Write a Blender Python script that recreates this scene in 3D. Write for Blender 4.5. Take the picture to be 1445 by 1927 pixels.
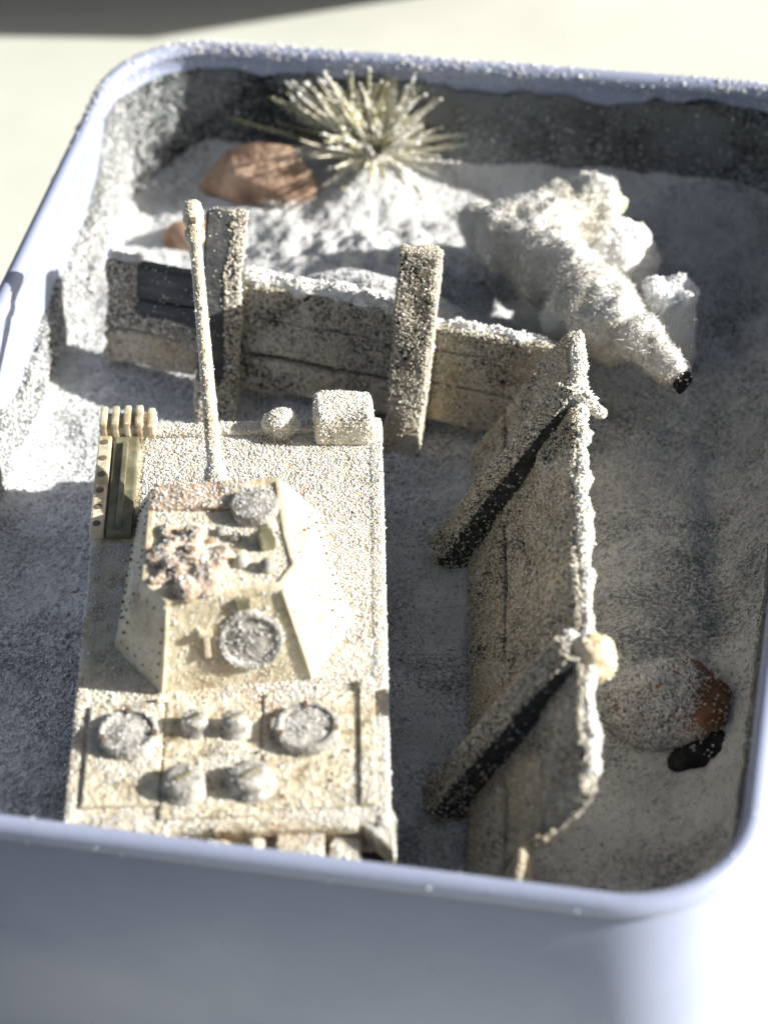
import bpy, bmesh, math, random
import numpy as np
from mathutils import Vector, Matrix

for o in list(bpy.data.objects):
    bpy.data.objects.remove(o)
scene = bpy.context.scene
COL = scene.collection
S = 0.01                                   # everything below is written in centimetres

# ------------------------------------------------------------------ camera
FPX, PW, PH = 4800.0, 1445.0, 1927.0       # focal length in photo pixels, photo size
CAM_ROT = (0.8205, 0.0379, 0.1926)
CAM_LOC = (3.861, -16.5589, 18.3605)
cam_data = bpy.data.cameras.new('camera')
cam = bpy.data.objects.new('camera', cam_data)
COL.objects.link(cam)
scene.camera = cam
cam.rotation_euler = CAM_ROT
cam.location = [c * S for c in CAM_LOC]
cam_data.sensor_fit = 'VERTICAL'
cam_data.sensor_height = 24.0
cam_data.lens = 24.0 * FPX / PH
cam_data.clip_start = 0.005
cam_data.clip_end = 60
cam_data.dof.use_dof = True
cam_data.dof.aperture_fstop = 19.0
scene.render.resolution_x = 767
scene.render.resolution_y = 1024

# ------------------------------------------------------------------ sky, sun, exposure
SUN_EL, SUN_AZ = math.radians(25), math.radians(7.0)
world = bpy.data.worlds.new('World')
scene.world = world
world.use_nodes = True
wn = world.node_tree
bg = wn.nodes['Background']
sky = wn.nodes.new('ShaderNodeTexSky')
sky.sky_type = 'NISHITA'
sky.sun_disc = False
sky.sun_elevation = SUN_EL
sky.sun_rotation = math.pi / 2 - SUN_AZ
sky.air_density = 1.0
sky.dust_density = 4.0
sky.ozone_density = 0.6
hs = wn.nodes.new('ShaderNodeHueSaturation')
hs.inputs['Saturation'].default_value = 0.7
wn.links.new(sky.outputs[0], hs.inputs['Color'])
wn.links.new(hs.outputs[0], bg.inputs['Color'])
bg.inputs['Strength'].default_value = 0.042
sd = bpy.data.lights.new('sun', 'SUN')
sd.energy = 5.0
sd.angle = math.radians(0.6)
sd.color = (1.0, 0.965, 0.90)
sun = bpy.data.objects.new('sun', sd)
COL.objects.link(sun)
sun_dir = Vector((math.cos(SUN_EL) * math.cos(SUN_AZ), math.cos(SUN_EL) * math.sin(SUN_AZ), math.sin(SUN_EL)))
sun.rotation_euler = sun_dir.to_track_quat('Z', 'Y').to_euler()
sun.location = [c * 0.6 for c in sun_dir]
vs = scene.view_settings
vs.view_transform = 'Standard'
vs.look = 'None'
vs.gamma = 1
vs.use_curve_mapping = False
vs.exposure = 1.05

# ------------------------------------------------------------------ helpers
rng = np.random.default_rng(7)
random.seed(7)

def rotm(ax, ay, az):
    return np.array(Matrix.Rotation(az, 3, 'Z') @ Matrix.Rotation(ay, 3, 'Y') @ Matrix.Rotation(ax, 3, 'X'))
CR = rotm(*CAM_ROT)
CL = np.array(CAM_LOC)
def at(x, y, z):
    """photo pixel -> point (cm) on the horizontal plane at height z"""
    d = CR @ np.array([(x - PW / 2) / FPX, -(y - PH / 2) / FPX, -1.0])
    return CL + (z - CL[2]) / d[2] * d
foc = np.array([-0.75, -0.6, 3.6])
cam_data.dof.focus_distance = float(-((foc - CL) @ CR)[2]) * S

def _hash(ix, iy, iz, seed):
    n = (ix * 374761393 + iy * 668265263 + iz * 2147483647 + seed * 1274126177) & 0xffffffff
    n = ((n ^ (n >> 13)) * 1274126177) & 0xffffffff
    n = (n ^ (n >> 16)) & 0xffffffff
    return n / 4294967295.0
def noise(P, scale=1.0, seed=0):
    """value noise, -1..1"""
    P = np.asarray(P, float) * scale + 1000.0
    i = np.floor(P).astype(np.int64)
    f = P - i
    f = f * f * (3 - 2 * f)
    r = np.zeros(len(P))
    for dx in (0, 1):
        for dy in (0, 1):
            for dz in (0, 1):
                w = (f[:, 0] if dx else 1 - f[:, 0]) * (f[:, 1] if dy else 1 - f[:, 1]) * (f[:, 2] if dz else 1 - f[:, 2])
                r += w * _hash(i[:, 0] + dx, i[:, 1] + dy, i[:, 2] + dz, seed)
    return r * 2 - 1
def fbm(P, scale=1.0, seed=0, oct=4):
    r = 0; a = 0.5
    for k in range(oct):
        r = r + a * noise(P, scale * 2 ** k, seed + k * 17); a *= 0.55
    return r

FRAME = {}
def set_label(o, label=None, cat=None, group=None, kind=None):
    if label: o['label'] = label
    if cat: o['category'] = cat
    if group: o['group'] = group
    if kind: o['kind'] = kind
    return o
def empty(name, loc, rz=0.0, label=None, cat=None, group=None):
    o = bpy.data.objects.new(name, None)
    COL.objects.link(o)
    o.empty_display_size = 0.004
    o.location = [c * S for c in loc]
    o.rotation_euler = (0, 0, rz)
    FRAME[o.name] = (np.array(loc, float), rz)
    return set_label(o, label, cat, group)
def to_local(V, parent):
    loc, rz = FRAME[parent.name]
    d = np.asarray(V, float) - loc
    c, s = math.cos(rz), math.sin(rz)
    return np.stack([d[:, 0] * c + d[:, 1] * s, -d[:, 0] * s + d[:, 1] * c, d[:, 2]], 1)
def to_world(V, parent):
    loc, rz = FRAME[parent.name]
    V = np.asarray(V, float)
    c, s = math.cos(rz), math.sin(rz)
    return np.stack([V[:, 0] * c - V[:, 1] * s, V[:, 0] * s + V[:, 1] * c, V[:, 2]], 1) + loc
def new_mesh(name, V, F, smooth=False):
    me = bpy.data.meshes.new(name)
    V = np.asarray(V, float) * S
    if isinstance(F, np.ndarray):
        k = F.shape[1]
        me.vertices.add(len(V)); me.vertices.foreach_set('co', V.astype(np.float32).ravel())
        me.loops.add(F.size); me.loops.foreach_set('vertex_index', F.astype(np.int32).ravel())
        me.polygons.add(len(F)); me.polygons.foreach_set('loop_start', np.arange(0, F.size, k, dtype=np.int32))
        me.update(calc_edges=True)
    else:
        me.from_pydata([tuple(v) for v in V], [], F)
    if smooth:
        me.polygons.foreach_set('use_smooth', np.ones(len(me.polygons), bool))
    me.update()
    return me
def add(name, geo, mat, parent=None, base=None, local=False, smooth=False, kind=None, label=None, cat=None, group=None):
    """one mesh object; geo = (verts in cm, faces). World coordinates unless local."""
    V, F = geo
    V = np.asarray(V, float)
    if parent is not None:
        if not local: V = to_local(V, parent)
        o = bpy.data.objects.new(name, new_mesh(name, V, F, smooth))
        FRAME[o.name] = FRAME[parent.name]
    else:
        b = np.array(base if base is not None else (0, 0, 0), float)
        o = bpy.data.objects.new(name, new_mesh(name, V - b, F, smooth))
        o.location = b * S
        FRAME[o.name] = (b, 0.0)
    COL.objects.link(o)
    o.data.materials.append(mat)
    if parent is not None: o.parent = parent
    return set_label(o, label, cat, group, kind)

def join(*geos):
    Vs, Fs, n = [], [], 0
    for V, F in geos:
        Vs.append(np.asarray(V, float))
        Fs += [[int(i) + n for i in f] for f in F]
        n += len(V)
    return np.concatenate(Vs), Fs
def bm_geo(bm):
    bm.verts.index_update()
    V = np.array([v.co[:] for v in bm.verts]); F = [[v.index for v in f.verts] for f in bm.faces]
    bm.free()
    return V, F
def xf(geo, M=None, t=(0, 0, 0)):
    V = geo[0] if M is None else geo[0] @ np.asarray(M).T
    return V + np.array(t), geo[1]
def box(c, size, bevel=0.0, rz=0.0, cuts=0, jit=0.0, seed=0):
    bm = bmesh.new()
    bmesh.ops.create_cube(bm, size=1.0)
    bmesh.ops.scale(bm, vec=size, verts=bm.verts)
    if bevel > 0:
        bmesh.ops.bevel(bm, geom=bm.edges[:], offset=bevel, segments=2, profile=0.6, affect='EDGES')
    if cuts:
        bmesh.ops.subdivide_edges(bm, edges=bm.edges[:], cuts=cuts, use_grid_fill=True)
    V, F = bm_geo(bm)
    if jit:
        V = V + np.stack([noise(V + 3, 6, seed), noise(V + 9, 6, seed + 1), noise(V + 5, 6, seed + 2)], 1) * jit
    R = np.array(Matrix.Rotation(rz, 3, 'Z'))
    return V @ R.T + np.array(c), F
def basis_box(o, ex, ey, ez, size, bevel=0.02, nx=1, jit=0.0, seed=0):
    """box spanned by an orthonormal frame, origin at its centre, subdivided nx times along x with rough jitter"""
    bm = bmesh.new()
    bmesh.ops.create_cube(bm, size=1.0)
    bmesh.ops.scale(bm, vec=size, verts=bm.verts)
    if bevel > 0:
        bmesh.ops.bevel(bm, geom=bm.edges[:], offset=bevel, segments=1, affect='EDGES')
    for k in range(1, nx):
        x = -size[0] / 2 + size[0] * k / nx
        bmesh.ops.bisect_plane(bm, geom=bm.verts[:] + bm.edges[:] + bm.faces[:], plane_co=(x, 0, 0), plane_no=(1, 0, 0))
    for k in range(1, 4):
        y = -size[1] / 2 + size[1] * k / 4
        bmesh.ops.bisect_plane(bm, geom=bm.verts[:] + bm.edges[:] + bm.faces[:], plane_co=(0, y, 0), plane_no=(0, 1, 0))
    V, F = bm_geo(bm)
    if jit:
        Q = V * np.array([1.0, 1.6, 1.6]) + seed * 7.3
        end = np.clip((np.abs(V[:, 0]) - size[0] / 2 + 0.06) / 0.06, 0, 1)
        V = V + np.stack([noise(Q * np.array([1, 3, 3]), 2.5, seed) * end * 0.05, noise(Q, 3, seed + 1) * jit, noise(Q, 3, seed + 2) * jit], 1)
    M = np.stack([ex, ey, ez], 1)
    if np.linalg.det(M) < 0: F = [f[::-1] for f in F]
    return V @ M.T + np.array(o), F
def unit(v):
    v = np.asarray(v, float)
    return v / np.linalg.norm(v)
def cyl(c, axis, r0, r1, h, n=24, bev=0.0):
    """closed cylinder/cone from c along axis, with a bevelled far rim"""
    a = unit(axis)
    t = unit(np.cross(a, [0, 0, 1] if abs(a[2]) < 0.9 else [1, 0, 0])); b = np.cross(a, t)
    rings = [(r0, 0.0)]
    if bev > 0: rings += [(r1, h - bev), (r1 - bev * 0.4, h - bev * 0.3), (r1 - bev, h)]
    else: rings += [(r1, h)]
    return lathe(c, a, t, b, rings, n)
def lathe(c, a, t, b, rings, n=24):
    V, F = [], []
    for r, z in rings:
        for k in range(n):
            an = 2 * math.pi * k / n
            V.append(np.array(c) + a * z + (t * math.cos(an) + b * math.sin(an)) * r)
    for i in range(len(rings) - 1):
        for k in range(n):
            F.append([i * n + k, i * n + (k + 1) % n, (i + 1) * n + (k + 1) % n, (i + 1) * n + k])
    F.append(list(range(n))[::-1]); F.append([(len(rings) - 1) * n + k for k in range(n)])
    return np.array(V), F
def zlathe(c, rings, n=24):
    return lathe(c, np.array([0, 0, 1.0]), np.array([1.0, 0, 0]), np.array([0, 1.0, 0]), rings, n)
def tube(pts, rad, n=10):
    pts = [np.array(p, float) for p in pts]
    V, F = [], []
    m = len(pts)
    t0 = unit(pts[1] - pts[0]); ref = np.array([0, 0, 1.0]) if abs(t0[2]) < 0.9 else np.array([1.0, 0, 0])
    for i, p in enumerate(pts):
        t = unit(pts[min(i + 1, m - 1)] - pts[max(i - 1, 0)])
        u = unit(np.cross(t, ref)); w = np.cross(t, u)
        r = rad[i] if hasattr(rad, '__len__') else rad
        for k in range(n):
            an = 2 * math.pi * k / n
            V.append(p + (u * math.cos(an) + w * math.sin(an)) * r)
    for i in range(m - 1):
        for k in range(n):
            F.append([i * n + k, i * n + (k + 1) % n, (i + 1) * n + (k + 1) % n, (i + 1) * n + k])
    F.append(list(range(n))[::-1]); F.append([(m - 1) * n + k for k in range(n)])
    return np.array(V), F
def ico(sub=3):
    bm = bmesh.new()
    bmesh.ops.create_icosphere(bm, subdivisions=sub, radius=1.0)
    return bm_geo(bm)
def lump(c, r, sub=4, amp=0.2, scale=1.5, seed=0):
    V, F = ico(sub)
    V = V * (1 + amp * fbm(V, scale, seed))[:, None]
    return V * np.array(r) + np.array(c), F
def remeshed(blobs, voxel, name='tmp'):
    """fuse spheres (centre, radii) into one skin"""
    geo = join(*[xf((ico(2)[0] * np.array(r), ico(2)[1]), None, c) for c, r in blobs])
    me = new_mesh(name, geo[0] / S * S, geo[1])
    o = bpy.data.objects.new(name, me); COL.objects.link(o)
    m = o.modifiers.new('r', 'REMESH'); m.mode = 'VOXEL'; m.voxel_size = voxel * S
    dg = bpy.context.evaluated_depsgraph_get(); dg.update()
    ev = o.evaluated_get(dg); me2 = ev.to_mesh()
    V = np.zeros(len(me2.vertices) * 3); me2.vertices.foreach_get('co', V)
    F = [list(p.vertices) for p in me2.polygons]
    ev.to_mesh_clear()
    bpy.data.objects.remove(o); bpy.data.meshes.remove(me)
    return V.reshape(-1, 3) / S, F
def normals(geo):
    V, F = geo
    N = np.zeros_like(V)
    for f in F:
        a, b, c = V[f[0]], V[f[1]], V[f[2]]
        n = np.cross(b - a, c - a)
        for i in f: N[i] += n
    return N / (np.linalg.norm(N, axis=1)[:, None] + 1e-12)
def smooth_geo(geo, it=3, lam=0.5):
    V, F = geo
    V = V.copy()
    E = np.array([(f[i], f[(i + 1) % len(f)]) for f in F for i in range(len(f))])
    for _ in range(it):
        A = np.zeros_like(V); n = np.zeros(len(V))
        np.add.at(A, E[:, 0], V[E[:, 1]]); np.add.at(A, E[:, 1], V[E[:, 0]])
        np.add.at(n, E[:, 0], 1); np.add.at(n, E[:, 1], 1)
        V += lam * (A / n[:, None] - V)
    return V, F

# grains -----------------------------------------------------------
OCT = np.array([(1, 1, 1), (-1, -1, 1), (-1, 1, -1), (1, -1, -1)], float) * 0.85
OCTF = np.array([(0, 2, 1), (0, 3, 2), (0, 1, 3), (1, 2, 3)])
def grains(P, r):
    n = len(P)
    Q = rng.normal(size=(n, 4)); Q /= np.linalg.norm(Q, axis=1)[:, None]
    w, x, y, z = Q.T
    R = np.stack([np.stack([1 - 2 * (y * y + z * z), 2 * (x * y - w * z), 2 * (x * z + w * y)], 1),
                  np.stack([2 * (x * y + w * z), 1 - 2 * (x * x + z * z), 2 * (y * z - w * x)], 1),
                  np.stack([2 * (x * z - w * y), 2 * (y * z + w * x), 1 - 2 * (x * x + y * y)], 1)], 1)
    sh = OCT[None] * rng.uniform(0.65, 1.3, (n, 4, 1))
    V = np.einsum('nij,nkj->nki', R, sh) * r[:, None, None] + P[:, None, :]
    F = OCTF[None] + (np.arange(n) * 4)[:, None, None]
    return V.reshape(-1, 3), F.reshape(-1, 3)
def sample(geo, density):
    V, F = geo
    T = []
    for f in F:
        for k in range(1, len(f) - 1): T.append((f[0], f[k], f[k + 1]))
    T = np.array(T)
    a, b, c = V[T[:, 0]], V[T[:, 1]], V[T[:, 2]]
    cr = np.cross(b - a, c - a); ar = np.linalg.norm(cr, axis=1) / 2
    n = int(ar.sum() * density)
    if n < 1: return np.zeros((0, 3)), np.zeros((0, 3))
    i = rng.choice(len(T), n, p=ar / ar.sum())
    u, v = rng.random(n), rng.random(n)
    m = u + v > 1; u[m] = 1 - u[m]; v[m] = 1 - v[m]
    P = a[i] + (b[i] - a[i]) * u[:, None] + (c[i] - a[i]) * v[:, None]
    return P, cr[i] / (2 * ar[i][:, None] + 1e-12)
def dust(geos, density, keep, r=(0.007, 0.013)):
    """points on geos kept with probability keep(P, N); returns a grain mesh"""
    Ps = []
    rs = []
    for g in geos:
        P, N = sample(g, density)
        if not len(P): continue
        k = rng.random(len(P)) < np.clip(keep(P, N), 0, 1)
        P = P[k]; N = N[k]
        rr = rng.uniform(r[0], r[1], len(P)) * np.where(rng.random(len(P)) < 0.04, 1.7, 1.0)
        Ps.append(P + N * (rr * 0.3)[:, None]); rs.append(rr)
    return grains(np.concatenate(Ps), np.concatenate(rs))

# ------------------------------------------------------------------ materials
def newmat(name):
    m = bpy.data.materials.new(name)
    m.use_nodes = True
    nt = m.node_tree
    b = nt.nodes['Principled BSDF']
    tc = nt.nodes.new('ShaderNodeTexCoord')
    mp = nt.nodes.new('ShaderNodeMapping')
    mp.inputs['Scale'].default_value = (100, 100, 100)      # object space in cm
    nt.links.new(tc.outputs['Object'], mp.inputs['Vector'])
    return m, nt, b, mp.outputs[0]
def nz(nt, vec, scale, detail=4, rough=0.55, stretch=None, dist=0.0):
    if stretch:
        mp = nt.nodes.new('ShaderNodeMapping'); mp.inputs['Scale'].default_value = stretch
        nt.links.new(vec, mp.inputs['Vector']); vec = mp.outputs[0]
    n = nt.nodes.new('ShaderNodeTexNoise')
    n.inputs['Scale'].default_value = scale; n.inputs['Detail'].default_value = detail
    n.inputs['Roughness'].default_value = rough; n.inputs['Distortion'].default_value = dist
    nt.links.new(vec, n.inputs['Vector'])
    return n.outputs['Fac']
def ramp(nt, fac, stops):
    r = nt.nodes.new('ShaderNodeValToRGB')
    e = r.color_ramp.elements
    while len(e) < len(stops): e.new(0.5)
    for k, (p, c) in enumerate(stops):
        e[k].position = p
        e[k].color = (c, c, c, 1) if not hasattr(c, '__len__') else (*c, 1)
    nt.links.new(fac, r.inputs['Fac'])
    return r.outputs['Color']
def mix(nt, a, b, f, mode='MIX'):
    m = nt.nodes.new('ShaderNodeMix'); m.data_type = 'RGBA'; m.blend_type = mode
    for sock, v in ((m.inputs['A'], a), (m.inputs['B'], b), (m.inputs['Factor'], f)):
        if isinstance(v, bpy.types.NodeSocket): nt.links.new(v, sock)
        elif hasattr(v, '__len__'): sock.default_value = (*v, 1)
        else: sock.default_value = v
    return m.outputs['Result']
def math_n(nt, op, a, b):
    m = nt.nodes.new('ShaderNodeMath'); m.operation = op
    for sock, v in ((m.inputs[0], a), (m.inputs[1], b)):
        if isinstance(v, bpy.types.NodeSocket): nt.links.new(v, sock)
        else: sock.default_value = v
    return m.outputs[0]
def bump(nt, b, h, dist, strength=1.0):
    n = nt.nodes.new('ShaderNodeBump')
    n.inputs['Distance'].default_value = dist * S; n.inputs['Strength'].default_value = strength
    nt.links.new(h, n.inputs['Height']); nt.links.new(n.outputs[0], b.inputs['Normal'])

def mat_plain(name, cols, scale=2.0, rough=0.6, bumpd=0.005, bscale=20, spec=0.4, stretch=None, dist=0.0):
    m, nt, b, v = newmat(name)
    f = nz(nt, v, scale, 6, 0.6, stretch, dist)
    k = len(cols)
    c = ramp(nt, f, [(0.3 + 0.4 * i / max(k - 1, 1), cols[i]) for i in range(k)])
    nt.links.new(c, b.inputs['Base Color'])
    b.inputs['Roughness'].default_value = rough
    b.inputs['Specular IOR Level'].default_value = spec
    if bumpd: bump(nt, b, nz(nt, v, bscale, 5, 0.6, stretch), bumpd)
    return m
def mat_grain(name, stops, rough=0.75):
    """granules: every grain takes its own tone"""
    m, nt, b, v = newmat(name)
    g = nt.nodes.new('ShaderNodeNewGeometry')
    c = ramp(nt, g.outputs['Random Per Island'], stops)
    nt.links.new(c, b.inputs['Base Color'])
    b.inputs['Roughness'].default_value = rough
    b.inputs['Specular IOR Level'].default_value = 0.35
    return m
def mat_crust(name, dark, light, tint, cover, patch=0.8, fine=22, rough=0.85, soft=0.10):
    """powdered surface: dark base coat showing between pale granules"""
    m, nt, b, v = newmat(name)
    fn = nz(nt, v, fine, 5, 0.65)
    big = nz(nt, v, patch, 4, 0.6, dist=0.4)
    s = math_n(nt, 'ADD', math_n(nt, 'MULTIPLY', big, 0.95), math_n(nt, 'MULTIPLY', fn, 1.0))
    f = ramp(nt, s, [(max(cover - soft, 0.0), 0.0), (min(cover + soft, 1.0), 1.0)])
    lt = mix(nt, light, tint, ramp(nt, nz(nt, v, 1.7, 4), [(0.42, 0.0), (0.64, 1.0)]))
    c = mix(nt, dark, lt, f)
    nt.links.new(c, b.inputs['Base Color'])
    b.inputs['Roughness'].default_value = rough
    b.inputs['Specular IOR Level'].default_value = 0.2
    bump(nt, b, fn, 0.03)
    return m

M = {}
M['snow'] = mat_grain('snow_grain', [(0.0, (0.62, 0.62, 0.60)), (0.3, (0.80, 0.80, 0.78)), (1.0, (0.90, 0.90, 0.89))])
M['cap_grain'] = mat_grain('cap_grain', [(0.0, (0.50, 0.44, 0.32)), (0.3, (0.74, 0.70, 0.60)), (0.6, (0.84, 0.83, 0.79)), (1.0, (0.90, 0.90, 0.88))])
M['snow_ground_grain'] = mat_grain('ground_grain', [(0.0, (0.42, 0.43, 0.43)), (0.25, (0.66, 0.67, 0.67)), (1.0, (0.88, 0.88, 0.88))])
M['sand'] = mat_grain('sand_grain', [(0.0, (0.26, 0.22, 0.16)), (0.3, (0.54, 0.49, 0.39)), (0.7, (0.70, 0.66, 0.56)), (1.0, (0.86, 0.85, 0.80))])
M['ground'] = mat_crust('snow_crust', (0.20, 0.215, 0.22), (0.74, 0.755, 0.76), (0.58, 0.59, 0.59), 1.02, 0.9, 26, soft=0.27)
M['coat'] = mat_crust('dark_wall_coat', (0.02, 0.023, 0.023), (0.20, 0.215, 0.22), (0.13, 0.135, 0.135), 1.04, 0.9, 24, soft=0.22)
M['wood'] = mat_crust('sooty_wood', (0.022, 0.023, 0.026), (0.64, 0.60, 0.51), (0.56, 0.47, 0.33), 0.90, 1.5, 24)
M['bare_wood'] = mat_plain('bare_black_wood', [(0.018, 0.02, 0.023), (0.045, 0.047, 0.052), (0.10, 0.10, 0.10)], 3.0, 0.6, 0.012, 10, 0.5, stretch=(0.5, 4, 4))
M['heap'] = mat_crust('heaped_snow', (0.42, 0.42, 0.40), (0.86, 0.86, 0.85), (0.80, 0.78, 0.70), 0.55, 1.5, 20)
def mat_tin():
    m, nt, b, v = newmat('pale_blue_enamel')
    c = ramp(nt, nz(nt, v, 0.8, 5, 0.6), [(0.3, (0.28, 0.32, 0.45)), (0.5, (0.30, 0.34, 0.47)), (0.7, (0.32, 0.36, 0.49))])
    scuff = ramp(nt, nz(nt, v, 7, 8, 0.75, dist=1.0), [(0.62, 0.0), (0.72, 0.35)])
    c = mix(nt, c, (0.42, 0.43, 0.50), scuff)
    dirt = ramp(nt, nz(nt, v, 18, 3, 0.6), [(0.70, 0.0), (0.76, 0.6)])
    c = mix(nt, c, (0.16, 0.14, 0.13), dirt)
    nt.links.new(c, b.inputs['Base Color'])
    rr = ramp(nt, nz(nt, v, 2.2, 7, 0.7), [(0.3, 0.26), (0.7, 0.50)])
    nt.links.new(rr, b.inputs['Roughness'])
    bump(nt, b, nz(nt, v, 5, 6, 0.6), 0.0025)
    return m
M['tin'] = mat_tin()
M['table'] = mat_plain('cream_tabletop', [(0.56, 0.575, 0.515), (0.60, 0.615, 0.555), (0.63, 0.645, 0.585)], 0.35, 0.55, 0.001, 3, 0.3)
def mat_tank():
    m, nt, b, v = newmat('cream_plastic')
    c = ramp(nt, nz(nt, v, 3.0, 7, 0.65), [(0.30, (0.38, 0.31, 0.19)), (0.50, (0.64, 0.57, 0.40)), (0.70, (0.75, 0.69, 0.53))])
    wash = ramp(nt, nz(nt, v, 1.6, 6, 0.7, dist=0.6), [(0.53, 0.0), (0.66, 0.75)])
    c = mix(nt, c, (0.30, 0.17, 0.10), wash)
    spk = ramp(nt, nz(nt, v, 22, 3, 0.6), [(0.60, 0.0), (0.68, 0.8)])
    c = mix(nt, c, (0.80, 0.79, 0.75), spk)
    nt.links.new(c, b.inputs['Base Color'])
    b.inputs['Roughness'].default_value = 0.5
    bump(nt, b, nz(nt, v, 14, 5, 0.6), 0.015)
    return m
M['tank'] = mat_tank()
M['tank_deck'] = mat_plain('dusty_cream_plastic', [(0.22, 0.17, 0.10), (0.62, 0.55, 0.40), (0.78, 0.75, 0.64)], 6.0, 0.7, 0.045, 12, 0.3)
_m = M['tank_deck']; _nt = _m.node_tree; _b = _nt.nodes['Principled BSDF']
_v = [n for n in _nt.nodes if n.type == 'MAPPING'][0].outputs[0]
_c = _b.inputs['Base Color'].links[0].from_socket
_w = ramp(_nt, nz(_nt, _v, 1.1, 6, 0.7, dist=0.8), [(0.56, 0.0), (0.68, 0.7)])
_nt.links.new(mix(_nt, _c, (0.34, 0.18, 0.09), _w), _b.inputs['Base Color'])
M['olive'] = mat_plain('olive_metal', [(0.08, 0.075, 0.045), (0.17, 0.16, 0.10), (0.30, 0.28, 0.19)], 4.0, 0.4, 0.006, 12, 0.6)
M['steel'] = mat_plain('grey_cast_metal', [(0.12, 0.115, 0.10), (0.32, 0.31, 0.28), (0.60, 0.58, 0.53)], 9.0, 0.5, 0.015, 16, 0.5)
M['track'] = mat_plain('black_track_rubber', [(0.012, 0.012, 0.014), (0.03, 0.03, 0.032)], 5.0, 0.6, 0.008, 15)
M['rivet'] = mat_plain('dark_rivet', [(0.10, 0.075, 0.05), (0.22, 0.17, 0.12)], 5.0, 0.6, 0)
M['rust'] = mat_plain('rusty_rag', [(0.14, 0.08, 0.05), (0.42, 0.30, 0.20), (0.68, 0.58, 0.44)], 7.0, 0.7, 0.04, 12, 0.3)
M['stone'] = mat_plain('brown_stone', [(0.12, 0.068, 0.046), (0.32, 0.21, 0.145), (0.54, 0.40, 0.29)], 3.2, 0.65, 0.05, 8, 0.35)
M['orange_snow'] = mat_crust('snowy_orange_stone', (0.27, 0.115, 0.05), (0.62, 0.61, 0.58), (0.50, 0.42, 0.34), 0.95, 1.2, 14, soft=0.2)
M['orange_stone'] = mat_plain('orange_brown_stone', [(0.15, 0.07, 0.04), (0.27, 0.14, 0.08), (0.42, 0.30, 0.21)], 3.0, 0.7, 0.02, 9, 0.3)
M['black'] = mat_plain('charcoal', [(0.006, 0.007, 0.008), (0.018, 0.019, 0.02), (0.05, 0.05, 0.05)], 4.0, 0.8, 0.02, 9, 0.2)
M['blade'] = mat_plain('dry_grass', [(0.24, 0.23, 0.07), (0.52, 0.50, 0.24), (0.76, 0.72, 0.46)], 1.3, 0.6, 0, 10, 0.3)
M['blade_pale'] = mat_plain('pale_grass', [(0.58, 0.55, 0.38), (0.76, 0.72, 0.55), (0.85, 0.83, 0.70)], 1.3, 0.6, 0, 10, 0.3)
M['wool'] = mat_plain('snowy_wool', [(0.72, 0.69, 0.60), (0.84, 0.83, 0.79), (0.90, 0.90, 0.88)], 1.6, 0.9, 0.05, 22, 0.05)
M['wool_green'] = mat_plain('green_moss', [(0.40, 0.48, 0.28), (0.62, 0.66, 0.46)], 4, 0.9, 0.02, 14, 0.1)
M['bead'] = mat_plain('tan_resin', [(0.60, 0.46, 0.26), (0.74, 0.62, 0.42), (0.82, 0.74, 0.58)], 3.0, 0.45, 0.01, 10, 0.5)
M['ice'] = mat_plain('pale_ice', [(0.62, 0.66, 0.72), (0.76, 0.79, 0.83)], 3.0, 0.4, 0.01, 9, 0.5)
M['dish'] = mat_plain('dark_dish', [(0.05, 0.045, 0.04), (0.08, 0.075, 0.07)], 1.0, 0.5, 0)

# ------------------------------------------------------------------ table
W, L, H = 7.5, 10.6, 4.0                    # tin: outer width, length, height of the rim
GZ = 2.5                                    # level of the snow inside
geo = (np.array([(-70, -60, 0), (70, -60, 0), (70, 80, 0), (-70, 80, 0)]), [[0, 1, 2, 3]])
set_label(add('tabletop', geo, M['table']), kind='structure')

# ------------------------------------------------------------------ tin
def rrect(off, z, n=14, R=1.05):
    w, l, r = W / 2 - off, L / 2 - off, max(R - off, 0.05)
    P = []
    for cx, cy, a0 in ((w - r, l - r, 0), (-w + r, l - r, 90), (-w + r, -l + r, 180), (w - r, -l + r, 270)):
        for k in range(n + 1):
            a = math.radians(a0 + 90 * k / n)
            P.append((cx + r * math.cos(a), cy + r * math.sin(a), z))
    Q = []
    for i in range(len(P)):                                   # extra points along the straight sides
        a, b = np.array(P[i]), np.array(P[(i + 1) % len(P)])
        m = max(1, int(np.linalg.norm(b - a) / 0.12))
        for k in range(m): Q.append(a + (b - a) * k / m)
    return np.array(Q)
NLOOP = len(rrect(0.1, 0))
def rr_fixed(off, z):
    """rounded rectangle loop with always the same number of points"""
    base = RR0
    w, l = W / 2, L / 2
    R = 1.05
    r = max(R - off, 0.05)
    C = np.stack([np.clip(base[:, 0], -w + R, w - R), np.clip(base[:, 1], -l + R, l - R)], 1)
    d = base[:, :2] - C
    d = d / np.linalg.norm(d, axis=1)[:, None]
    xy = C + d * (R - off)
    z = np.broadcast_to(np.asarray(z, float), (len(base),))
    return np.column_stack([xy, z])
RR0 = rrect(0.0, 0.0)
def sweep(prof, closed_bottom=False):
    loops = [rr_fixed(o, z) for o, z in prof]
    n = len(loops[0])
    V = np.concatenate(loops); F = []
    for i in range(len(loops) - 1):
        for k in range(n):
            F.append([i * n + k, i * n + (k + 1) % n, (i + 1) * n + (k + 1) % n, (i + 1) * n + k])
    return V, F
def inside(x, y, off):
    w, l, r = W / 2 - off, L / 2 - off, 1.05 - off
    dx = np.maximum(np.abs(x) - (w - r), 0); dy = np.maximum(np.abs(y) - (l - r), 0)
    return np.hypot(dx, dy) <= r

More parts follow.
